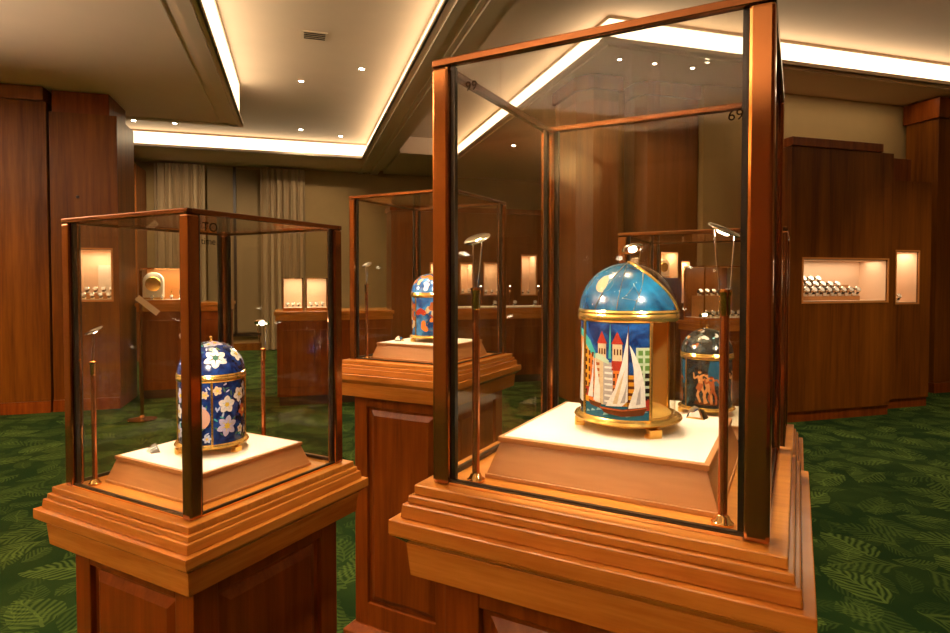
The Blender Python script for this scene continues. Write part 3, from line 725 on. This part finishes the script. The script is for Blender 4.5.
def lamp(c, z, lx, ly, target, label, power):
    global LP
    R = Matrix.Rotation(-PI / 4, 4, 'Z'); p = R @ Vector((lx, ly, 0))
    o = lamp_proto() if LP is None else copy_tree(LP)
    LP = LP or o
    d = R @ Vector((target[0] - lx, target[1] - ly, 0))
    o.location = (c[0] + p.x, c[1] + p.y, z + .0005); o.rotation_euler.z = math.atan2(d.x, -d.y)
    o['label'] = label; o['group'] = 'reflector lamps inside the glass cases'
    w = Vector((c[0] + p.x, c[1] + p.y, z + .326)) + Vector((d.x, d.y, 0)).normalized() * .012
    light('reflector_beam', 'SPOT', w, power, (1, .88, .70), (c[0] + (R @ Vector((*target, 0))).x, c[1] + (R @ Vector((*target, 0))).y, z + .10), .012, 85, .5)

def place_card(c, z, lx, ly, rz, label):
    R = Matrix.Rotation(-PI / 4, 4, 'Z'); p = R @ Vector((lx, ly, 0))
    t = thing('number_tag', label, 'tag', (c[0] + p.x, c[1] + p.y, z + .0585), rz, 'small faceted tags on the plinths')
    b = MB(); vs = [(-.015, -.010, 0), (.013, -.011, 0), (.016, .009, 0), (-.012, .011, 0), (-.011, -.004, .014), (.005, -.006, .017), (.010, .006, .012), (-.006, .007, .018)]
    b.add(vs, [(3, 2, 1, 0), (0, 1, 5, 4), (1, 2, 6, 5), (2, 3, 7, 6), (3, 0, 4, 7), (4, 5, 7), (5, 6, 7)], M['steel']); b.build('facets', t)
    b = MB(); b.add([(-.011, -.0099, .003), (.009, -.0104, .003), (.0035, -.0066, .0145), (-.0085, -.0050, .0125)], [(0, 1, 2, 3)], M['white']); b.build('face', t)

# ------------------------------------------------------------------ dome clocks
RB, RC, Z0, Z1 = 0.0745, 0.0745, 0.026, 0.172
RD, ZD, HD = 0.0770, 0.186, 0.074
def cyl(off):   # u = arc length (m), v = height (m)
    return lambda u, v: ((RC + off) * math.sin(u / RC), -(RC + off) * math.cos(u / RC), v)
def dome(off):  # u = angle, v = 0..1 up the dome
    def f(u, v):
        e = v * PI / 2; r = (RD + off) * math.cos(e); return (r * math.sin(u), -r * math.cos(u), ZD + (HD + off) * math.sin(e))
    return f
def dome_xy(off, phi0, v0):   # local tangent chart on the dome around (phi0, v0); units metres
    g = dome(off)
    c = max(0.2, math.cos(v0 * PI / 2))
    return lambda x, y: g(phi0 + x / (RD * c), min(1.0, v0 + y / (RD * PI / 2)))
def deg(a): return math.radians(a)

def clock(c, z, rz, label, posts, open_sector, panel_art, panel_mat, dome_art, dome_mat):
    t = thing('dome_clock', label, 'clock', (c[0], c[1], z + .0582), rz); t.scale = (.94, .94, .96)
    b = MB()
    b.lathe([(0, .012), (.060, .012), (.074, .0135), (.083, .0165), (.0850, .0195), (.0835, .0225), (.079, .0245), (.077, .0262), (0, .0262)], M['gold'], 72); b.build('base_disc', t)
    for k in range(3):
        mx = Matrix.Rotation(deg(45) + k * 2 * PI / 3, 4, 'Z'); b = MB()
        b.box(-.0105, .0105, -.082, -.068, .0, .005, M['gold'], mx); b.box(-.0085, .0085, -.0805, -.069, .005, .013, M['gold'], mx)
        for q in range(6): b.lathe([(.0021, 0.0004), (.0021, .0128)], M['gold'], 8, mx=mx @ Matrix.Translation((-.0085 + q * .0034, -.0815, 0)))
        b.build('foot', t)
    b = MB(); b.lathe([(.070, .170), (.077, .170), (.0795, .173), (.0800, .178), (.0785, .1815), (.0795, .184), (.0785, .187), (.0765, .188), (.070, .188)], M['gold'], 72); b.build('ring', t)
    for a in posts:
        b = MB(); x, y = .0757 * math.sin(deg(a)), -.0757 * math.cos(deg(a))
        b.tube([(x, y, .026), (x, y, .171)], .0026, M['gold'], 12); b.build('post', t)
    ps = sorted(posts)
    for i, a in enumerate(ps):
        a2 = ps[(i + 1) % len(ps)] + (360 if i == len(ps) - 1 else 0)
        if open_sector and abs(a - open_sector[0]) < 1:
            b = MB(); b.lathe([(.0738, Z0), (.0738, .171)], M['glass'], 24, deg(a), deg(a2)); b.build('glass_panel', t); continue
        b = MB(); b.lathe([(RC, Z0), (RC, .171)], panel_mat, 26, deg(a), deg(a2)); b.lathe([(RC - .0015, .171), (RC - .0015, Z0)], M['gold_satin'], 26, deg(a), deg(a2))
        panel_art(b, a, a2); b.build('enamel_panel', t)
    n = 14; prof = [(RD * math.cos(k * PI / 2 / n), ZD + HD * math.sin(k * PI / 2 / n)) for k in range(n)] + [(0.0, ZD + HD)]
    b = MB()
    if open_sector:
        # the window is cut on a slant: narrow at the ring, wide towards the top
        w0 = lambda v: deg(90 - 72 * v ** .85); w1 = lambda v: deg(150 + 20 * v)
        for inset, mt in ((0, dome_mat), (-.0012, M['gold_satin'])):
            f = dome(inset); nu, nv = 56, 16
            vs = [f(w1(j / nv) + (w0(j / nv) + 2 * PI - w1(j / nv)) * i / nu, j / nv) for i in range(nu + 1) for j in range(nv + 1)]
            b.add(vs, [(i * (nv + 1) + j, (i + 1) * (nv + 1) + j, (i + 1) * (nv + 1) + j + 1, i * (nv + 1) + j + 1) for i in range(nu) for j in range(nv)], mt, True)
    else: b.lathe(prof, dome_mat, 64)
    dome_art(b); dm = b.build('enamel_dome', t)
    if open_sector:
        f = dome(-.0006); nu, nv = 20, 16; b = MB()
        vs = [f(w0(j / nv) + (w1(j / nv) - w0(j / nv)) * i / nu, j / nv) for i in range(nu + 1) for j in range(nv)] 
        b.add(vs, [(i * nv + j, (i + 1) * nv + j, (i + 1) * nv + j + 1, i * nv + j + 1) for i in range(nu) for j in range(nv - 1)], M['glass'], True); b.build('glass_dome_window', t)
        for a in (w0, w1):
            f = dome(.0005); b = MB(); b.tube([f(a(k / 20), k / 20) for k in range(20)] + [f(a(.985), .985)], .0024, M['gold'], 8); b.build('dome_rim', t)
        b = MB(); b.lathe([(0, .027), (.068, .027), (.060, .033), (.035, .040), (.018, .055), (.016, .150), (.040, .160), (.040, .169), (0, .169)], M['gold_satin'], 40); b.build('movement_column', t)
        mx = Matrix.Rotation(deg((open_sector[0] + open_sector[1]) / 2), 4, 'Z') @ Matrix.Translation((0, -.0175, .10)) @ Matrix.Rotation(PI / 2, 4, 'X')
        b = MB(); b.lathe([(0, .002), (.020, .002), (.023, .003), (.024, 0)], M['gold'], 30, mx=mx); b.build('movement_dial', t)
    else:
        b = MB(); b.lathe([(0, ZD + HD + .012), (.003, ZD + HD + .010), (.0035, ZD + HD + .006), (.0015, ZD + HD + .003), (.006, ZD + HD - .001)], M['gold'], 16); b.build('finial', t)
    return t

# -- sailing scene; x 0..1 across the front panel, y 0..1 up it
def art_sails(b, a0, a1):
    w = deg(a1 - a0) * RC; ub = deg(a0) * RC; h = .171 - Z0
    def P(pts, mat, lay): b.patch([(ub + x * w, Z0 + y * h) for x, y in pts], cyl(.0002 + .00018 * lay), EN[mat], .006)
    def rect(x0, x1, y0, y1, mat, lay, sk=0): P([(x0, y0), (x1, y0 + sk), (x1, y1 + sk), (x0, y1)], mat, lay)
    P([(0, 0), (1, 0), (1, .16), (0, .16)], 'sea', 1)
    for k in range(9):
        x = .04 + .105 * k; P([(x, .03 + .02 * (k % 3)), (x + .09, .045 + .02 * (k % 3)), (x + .02, .06 + .02 * (k % 3))], 'foam', 2)
    # left orange block with a teal roof
    P([(.0, .14), (.22, .14), (.22, .62), (.0, .80)], 'orange', 2); P([(0, .14), (.10, .14), (.10, .70), (0, .76)], 'amber', 3)
    P([(0, .76), (.22, .60), (.24, .66), (.12, .80), (0, .86)], 'teal', 4)
    for r in range(6):
        for q in range(3): rect(.02 + q * .07, .06 + q * .07, .22 + r * .085 - q * .012, .27 + r * .085 - q * .012, 'brown', 5)
    rect(0, .1, .2, .30, 'red', 4)
    # pale towers in the middle
    rect(.22, .40, .14, .62, 'cream', 2); rect(.36, .50, .14, .58, 'grey', 3)
    P([(.22, .62), (.44, .56), (.44, .60), (.30, .67), (.22, .66)], 'mint', 4)
    for r in range(7):
        rect(.24, .30, .18 + r * .06, .21 + r * .06, 'rust', 4); rect(.38, .49, .17 + r * .058, .19 + r * .058, 'white', 4)
    for x in (.27, .49):
        rect(x, x + .13, .58, .78, 'cream', 2); P([(x - .015, .77), (x + .145, .77), (x + .065, .90)], 'red', 4)
        for q in range(3): rect(x + .02 + q * .04, x + .04 + q * .04, .66, .72, 'brown', 4)
    rect(.48, .66, .14, .58, 'orange', 2); rect(.48, .66, .50, .60, 'red', 4)
    for r in range(4):
        for q in range(3): rect(.50 + q * .055, .53 + q * .055, .20 + r * .075, .245 + r * .075, 'brown', 5)
    rect(.64, .80, .14, .46, 'amber', 2)
    for r in range(4): rect(.67, .78, .18 + r * .07, .21 + r * .07, 'brown', 5)
    # right block with green windows
    rect(.80, 1.0, .14, .74, 'mint', 2)
    for r in range(7):
        for q in range(2): rect(.83 + q * .09, .89 + q * .09, .20 + r * .077, .25 + r * .077, 'green' if r > 3 else 'dark', 5)
    rect(.92, 1.0, .10, .22, 'red', 5)
    # spire
    P([(.435, .62), (.475, .62), (.458, 1.0)], 'teal', 4)
    # sails
    def sail(pts, lay):
        P(pts, 'white', lay)
    sail([(.08, .20), (.19, .20), (.20, .66), (.165, .42)], 6); sail([(.20, .17), (.31, .16), (.315, .30), (.27, .48), (.22, .62), (.225, .40)], 6)
    sail([(.40, .13), (.62, .14), (.70, .20), (.70, .92), (.62, .58), (.53, .32)], 7)
    sail([(.70, .12), (.93, .14), (.92, .34), (.86, .54), (.78, .68), (.715, .77), (.77, .52), (.78, .32)], 7)
    P([(.50, .16), (.56, .16), (.66, .52), (.60, .40)], 'cream', 8); P([(.60, .17), (.66, .18), (.69, .40), (.66, .30)], 'grey', 8); P([(.80, .16), (.86, .17), (.86, .36), (.83, .28)], 'grey', 8)
    P([(.695, .10), (.705, .10), (.705, .96), (.695, .96)], 'brown', 9)
    P([(.10, .165), (.34, .15), (.31, .10), (.14, .12)], 'brown', 8)
    P([(.30, .12), (.62, .11), (.96, .14), (.90, .055), (.62, .035), (.38, .06)], 'brown', 8); P([(.31, .115), (.62, .105), (.95, .135), (.95, .125), (.62, .09), (.32, .10)], 'rust', 9)
def art_sails_side(b, a0, a1):
    w = deg(a1 - a0) * RC; ub = deg(a0) * RC; h = .171 - Z0
    def P(pts, mat, lay): b.patch([(ub + x * w, Z0 + y * h) for x, y in pts], cyl(.0002 + .00018 * lay), EN[mat], .006)
    P([(0, 0), (1, 0), (1, .16), (0, .16)], 'sea', 1); P([(.5, .16), (1, .16), (1, .80), (.78, .84), (.5, .7)], 'orange', 2)
    P([(.2, .16), (.5, .16), (.5, .6), (.2, .55)], 'cream', 2); P([(.5, .7), (.78, .84), (1, .80), (1, .88), (.76, .92)], 'teal', 3)
    for r in range(6):
        for q in range(4): P([(.55 + q * .11, .22 + r * .085), (.61 + q * .11, .22 + r * .085), (.61 + q * .11, .27 + r * .085), (.55 + q * .11, .27 + r * .085)], 'brown', 4)
    P([(.72, .13), (.95, .12), (.97, .6), (.93, .82), (.86, .45)], 'white', 6); P([(.60, .12), (1, .12), (.94, .06), (.66, .07)], 'brown', 7)
def art_big(b, a0, a1):
    (art_sails if abs((a0 + a1) / 2) < 5 else art_sails_side)(b, a0, a1)
def dome_big(b):
    f = dome_xy(.0004, deg(-19), .38); n = 26
    disc = [(.015 * math.cos(2 * PI * k / n), .0165 * math.sin(2 * PI * k / n)) for k in range(n)]
    b.patch(disc, f, EN['moon'], .004)
    cres = [(.015 * math.cos(a), .0165 * math.sin(a)) for a in [deg(-75 + 150 * k / 14) for k in range(15)]] + [(-.001 + .007 * math.cos(a), .0145 * math.sin(a)) for a in [deg(70 - 140 * k / 10) for k in range(11)]]
    b.patch(cres, dome_xy(.0009, deg(-19), .38), EN['sea'], .004)
    g = dome(.0006)
    for s in (((-25, .03), (8, .88)), ((2, .02), (12, .9)), ((20, .02), (40, .55))):   # fine gilt lines and stars
        (p0, v0), (p1, v1) = s; m = 24
        b.tube([g(deg(p0 + (p1 - p0) * k / m), v0 + (v1 - v0) * k / m) for k in range(m + 1)], .0005, M['steel'], 6)
    r = random.Random(3)
    pts = []
    for k in range(26):
        p, v = r.uniform(-60, 42), r.uniform(.06, .75); ff = dome_xy(.0006, deg(p), v); s = r.uniform(.0008, .0016)
        b.patch([(s * math.cos(2 * PI * q / 8) * (1 if q % 2 else .45), s * math.sin(2 * PI * q / 8) * (1 if q % 2 else .45)) for q in range(8)], ff, EN['white'], .01)
        if p > 5 and v < .5: pts.append((p, v))
    for i in range(len(pts) - 1):
        b.tube([g(deg(pts[i][0] + (pts[i + 1][0] - pts[i][0]) * k / 8), pts[i][1] + (pts[i + 1][1] - pts[i][1]) * k / 8) for k in range(9)], .0003, M['steel'], 5)

# -- flower enamel
def flower(b, f, s, n, rot, c1, c2, lay, chart):
    for k in range(n):
        a = rot + 2 * PI * k / n; pts = []
        for q in range(12):
            tt = 2 * PI * q / 12; lx = .62 * s + .42 * s * math.cos(tt); ly = (.40 if n < 6 else .31) * s * math.copysign(abs(math.sin(tt)) ** 1.35, math.sin(tt)) * (1 - .15 * math.cos(tt))
            pts.append((lx * math.cos(a) - ly * math.sin(a), lx * math.sin(a) + ly * math.cos(a)))
        b.patch(pts, chart(.0003 + .00004 * k + lay), EN[c1], .006)
        b.patch([(.30 * s * math.cos(a + d) * e, .30 * s * math.sin(a + d) * e) for d, e in ((-.22, .8), (0, 2.4), (.22, .8))], chart(.0008 + lay), EN[c2], .006)
    b.patch([(.26 * s * math.cos(2 * PI * q / 12), .26 * s * math.sin(2 * PI * q / 12)) for q in range(12)], chart(.0011 + lay), EN['yellow' if c2 != 'dark' else 'leaf'], .006)
def leafpatch(b, s, rot, mat, chart):
    pts = []
    for q in range(14):
        tt = 2 * PI * q / 14; lx = s * math.cos(tt); ly = .33 * s * math.sin(tt) * (1 - .3 * math.cos(tt))
        pts.append((lx * math.cos(rot) - ly * math.sin(rot), lx * math.sin(rot) + ly * math.cos(rot)))
    b.patch(pts, chart(.0002), EN[mat], .006)
def cyl_chart(u0, v0): return lambda off: (lambda x, y: cyl(off)(u0 + x, v0 + y))
def dome_chart(p0, v0): return lambda off: dome_xy(off, p0, v0)
def art_flowers(b, a0, a1):
    r = random.Random(int(a0) + 400); ub = deg(a0) * RC; w = deg(a1 - a0) * RC; done = []
    fixed = []
    if a0 == 0: fixed = [(.034, .066, .024, 6, 'lilac', 'yellow'), (.034, .116, .020, 5, 'white', 'pale'), (.070, .135, .018, 5, 'white', 'green'), (.012, .150, .011, 5, 'cream', 'orange'), (.085, .095, .017, 5, 'rust', 'flesh')]
    if a0 == -90: fixed = [(w - .050, .060, .017, 6, 'white', 'pale'), (w - .050, .130, .015, 5, 'cream', 'leaf'), (w - .095, .10, .017, 5, 'white', 'leaf')]
    for (u, v, s, n, c1, c2) in fixed:
        flower(b, None, s, n, r.uniform(0, 1), c1, c2, 0, cyl_chart(ub + u, v)); done.append((u, v, s))
    for k in range(260):
        s = r.choice((.010, .014, .018, .020)); u = r.uniform(s, w - s); v = r.uniform(Z0 + s, .170 - s)
        if any(math.hypot(u - x, v - y) < (s + q) * .98 for x, y, q in done): continue
        done.append((u, v, s)); flower(b, None, s, r.choice((5, 6)), r.uniform(0, 1), r.choice(('white', 'pale', 'lilac', 'cream')), r.choice(('yellow', 'leaf', 'orange')), 0, cyl_chart(ub + u, v))
    for k in range(46):
        u = r.uniform(.006, w - .006); v = r.uniform(Z0 + .008, .164)
        leafpatch(b, r.uniform(.004, .0075), r.uniform(0, 6), r.choice(('leaf', 'leaf', 'teal', 'green', 'pale')), cyl_chart(ub + u, v))
    if a0 == -90:   # pale round dial at the front edge
        n = 30; b.patch([(.020 * math.cos(2 * PI * q / n), .024 * math.sin(2 * PI * q / n)) for q in range(n)], cyl_chart(ub + w - .024, .088)(.0022), M['pink'], .006)
def dome_flowers(b):
    r = random.Random(11); done = []
    for p, v, s, n, c1, c2 in ((8, .36, .026, 6, 'white', 'dark'), (62, .40, .019, 5, 'white', 'leaf'), (-45, .40, .017, 5, 'white', 'yellow'), (20, .80, .016, 5, 'lilac', 'orange'), (86, .26, .015, 5, 'pale', 'leaf'), (-12, .74, .012, 5, 'pale', 'yellow'), (120, .4, .016, 5, 'white', 'leaf'), (180, .4, .018, 6, 'white', 'dark'), (-110, .4, .017, 5, 'cream', 'leaf')):
        flower(b, None, s, n, r.uniform(0, 1), c1, c2, 0, dome_chart(deg(p), v))
    for k in range(60):
        leafpatch(b, r.uniform(.004, .007), r.uniform(0, 6), r.choice(('leaf', 'teal', 'pale', 'green')), dome_chart(r.uniform(-PI, PI), r.uniform(.06, .85)))
# -- blue and orange globe enamel
def blob(r, s, n=18):
    k1, k2 = r.uniform(0, 6), r.uniform(0, 6)
    return [((s * (1 + .35 * math.sin(2 * a + k1) + .22 * math.sin(3 * a + k2))) * math.cos(a), (s * (1 + .35 * math.sin(2 * a + k1) + .22 * math.sin(3 * a + k2))) * math.sin(a)) for a in [2 * PI * q / n for q in range(n)]]
def art_globe(b, a0, a1):
    r = random.Random(int(a0) + 900); ub = deg(a0) * RC; w = deg(a1 - a0) * RC
    for k in range(16): b.patch(blob(r, r.uniform(.009, .017)), cyl_chart(ub + r.uniform(.016, w - .016), r.uniform(Z0 + .02, .152))(.0003 + .00005 * k), EN[r.choice(('orange', 'rust', 'amber', 'cream', 'red'))], .006)
    for k in range(4):
        u, v, s = ub + r.uniform(.026, w - .026), r.uniform(.06, .14), r.uniform(.010, .020)
        b.tube([cyl(.0009)(u + s * math.cos(2 * PI * q / 24), v + s * math.sin(2 * PI * q / 24)) for q in range(25)], .0006, M['gold'], 6, caps=False)
def dome_globe(b):
    r = random.Random(5)
    for k in range(26): b.patch(blob(r, r.uniform(.009, .017)), dome_chart(r.uniform(-PI, PI), r.uniform(.15, .75))(.0003 + .00004 * k), EN[r.choice(('orange', 'rust', 'amber', 'white', 'cream'))], .006)
# -- dusky enamel with pale figures
def art_figures(b, a0, a1):
    r = random.Random(77); ub = deg(a0) * RC; w = deg(a1 - a0) * RC; h = .171 - Z0
    def P(pts, mat, lay): b.patch([(ub + x * w, Z0 + y * h) for x, y in pts], cyl(.0002 + .0002 * lay), EN[mat], .006)
    def limb(pts, wd, mat, lay):
        for i in range(len(pts) - 1):
            (x0, y0), (x1, y1) = pts[i], pts[i + 1]; d = math.hypot(x1 - x0, y1 - y0); nx, ny = -(y1 - y0) / d * wd, (x1 - x0) / d * wd
            P([(x0 + nx, y0 + ny), (x0 - nx, y0 - ny), (x1 - nx * .7, y1 - ny * .7), (x1 + nx * .7, y1 + ny * .7)], mat, lay)
    P([(.55, .5), (1, .45), (1, .95), (.65, .98)], 'sea', 1)
    for ox, s, mat in ((.40, 1, 'flesh'), (.56, .92, 'flesh'), (.68, .85, 'rust')):
        limb([(ox, .66 * s), (ox + .05, .42 * s)], .065, mat, 3); limb([(ox + .03, .45 * s), (ox - .06, .28 * s), (ox + .02, .12 * s)], .035, mat, 4); limb([(ox + .05, .43 * s), (ox + .12, .30 * s), (ox + .13, .10 * s)], .035, mat, 4)
        limb([(ox - .02, .66 * s), (ox - .14, .60 * s), (ox - .16, .72 * s)], .022, mat, 4); limb([(ox + .02, .66 * s), (ox + .14, .70 * s), (ox + .20, .62 * s)], .022, mat, 4)
        P([(ox + .045 * math.cos(q * PI / 6), .74 * s + .035 * math.sin(q * PI / 6)) for q in range(12)], mat, 5)
        P([(ox + .048 * math.cos(q * PI / 6), .752 * s + .028 * math.sin(q * PI / 6)) for q in range(0, 7)], 'brown', 6)
    P([(.25, .08), (.85, .06), (.80, .14), (.5, .12), (.3, .16)], 'brown', 2); P([(.30, .40), (.42, .34), (.50, .50), (.36, .52)], 'rust', 5)
def dome_figures(b):
    r = random.Random(15)
    for k in range(34):
        b.patch(blob(r, r.uniform(.003, .009)), dome_chart(r.uniform(-PI, PI), r.uniform(.1, .85))(.0003 + .00003 * k), EN[r.choice(('flesh', 'rust', 'cream', 'grey', 'foam', 'brown'))], .006)

# ------------------------------------------------------------------ the four cases
HI, LO = 1.07, 0.904
BIG, LEFT, RIGHT, MID = (0.4747, 0.804), (-0.191, 1.493), (1.155, 1.485), (0.4747, 2.165)
def facing(c): return math.atan2(c[0], -c[1]) + PI    # turn -Y of a clock towards the camera spot
sets = [
    (BIG, HI, 'tall wood pedestal nearest the viewer, under the largest glass case', 'largest glass case with bronze posts, right of centre in front', [(0, '99', -.160, .532, .018), (0, '69', .164, .452, .016)]),
    (LEFT, LO, 'wood pedestal on the left, a little lower, with stepped honey moulding', 'glass case on the left pedestal holding the flowered clock', [(1, 'TO', -.175, .540, .024), (1, 'time', -.178, .515, .018)]),
    (RIGHT, LO, 'wood pedestal mostly hidden behind the right side of the largest case', 'glass case seen through the largest case, holding the dusky clock', []),
    (MID, HI, 'wood pedestal in the middle distance between the two front cases', 'glass case in the middle distance holding the blue and orange clock', []),
]
for c, z, pl, cl, tx in sets:
    pedestal(c, z, pl); glass_case(c, z, cl, tx)
nm = ['largest case with the sailing clock', 'left case with the flowered clock', 'case with the dusky clock', 'middle distance case']
PW = [1.5, 1.4, 1.1, 1.2]
for i, (c, z, *_r) in enumerate(sets):
    plinth(c, z, 'white topped wooden plinth in the ' + nm[i])
    lamp(c, z, -.160, -.175, (0, 0), 'slim reflector lamp at the front left corner of the ' + nm[i], PW[i])
    lamp(c, z, .160, -.172, (0, 0), 'slim reflector lamp at the front right corner of the ' + nm[i], PW[i])
    lamp(c, z, -.03, .178, (0, 0), 'slim reflector lamp behind the clock in the ' + nm[i], PW[i])
for k, x in enumerate((1.98, 2.38, 2.80, 3.22, 3.66)):
    o = copy_tree(LP); o.location = (x, 7.72, 1.0105); o.rotation_euler.z = .3 - .15 * k; o.scale = (1.5, 1.5, .8)
    o['label'] = 'slim reflector lamp standing on the white tray of the long counter'; o['group'] = 'reflector lamps on the long counter'
place_card(BIG, HI, .092, .112, -0.9, 'small faceted silver tag beside the sailing clock')
place_card(LEFT, LO, -.09, -.085, -1.0, 'small faceted silver tag on the left plinth beside the flowered clock')
place_card(MID, HI, -.10, -.060, -0.7, 'small faceted silver tag on the plinth in the middle distance case')
place_card(RIGHT, LO, -.09, -.080, -0.8, 'small faceted silver tag on the plinth in the far right case')
clock((BIG[0] + .007, BIG[1] - .002), HI, facing(BIG) - deg(15), 'gilt dome clock with sailing boats on blue enamel, in the largest case', [-45, 41, 135, 225], (41, 135), art_big, M['sky'], dome_big, M['dome_blue'])
clock(LEFT, LO, facing(LEFT), 'gilt dome clock with white flowers on dark blue enamel, in the left case', [-90, 0, 90, 180], None, art_flowers, M['cobalt'], dome_flowers, M['cobalt'])
clock(MID, HI, facing(MID) + deg(10), 'blue and orange enamel dome clock in the middle distance case', [-60, 60, 180], None, art_globe, M['globe'], dome_globe, M['globe'])
clock(RIGHT, LO, facing(RIGHT) - deg(6), 'dusky dome clock painted with orange figures, in the far right case', [-45, 45, 135, 225], None, art_figures, M['dusk'], dome_figures, M['dusk'])

# ------------------------------------------------------------------ world, camera
w = bpy.data.worlds.new('World'); SC.world = w; w.use_nodes = True
w.node_tree.nodes['Background'].inputs[0].default_value = (0.9, 0.62, 0.38, 1); w.node_tree.nodes['Background'].inputs[1].default_value = 0.05
cd = bpy.data.cameras.new('Camera'); cam = bpy.data.objects.new('Camera', cd); COL.objects.link(cam)
cd.sensor_width = 36; cd.lens = 597 / 950 * 36; cd.clip_start = 0.02
PITCH = 1.5
cd.shift_y = -(35.5 - 597 * math.tan(deg(PITCH))) / 950
cam.location = (0, 0, 1.35); cam.rotation_euler = (PI / 2 - deg(PITCH), 0, -deg(16.6))
SC.camera = cam
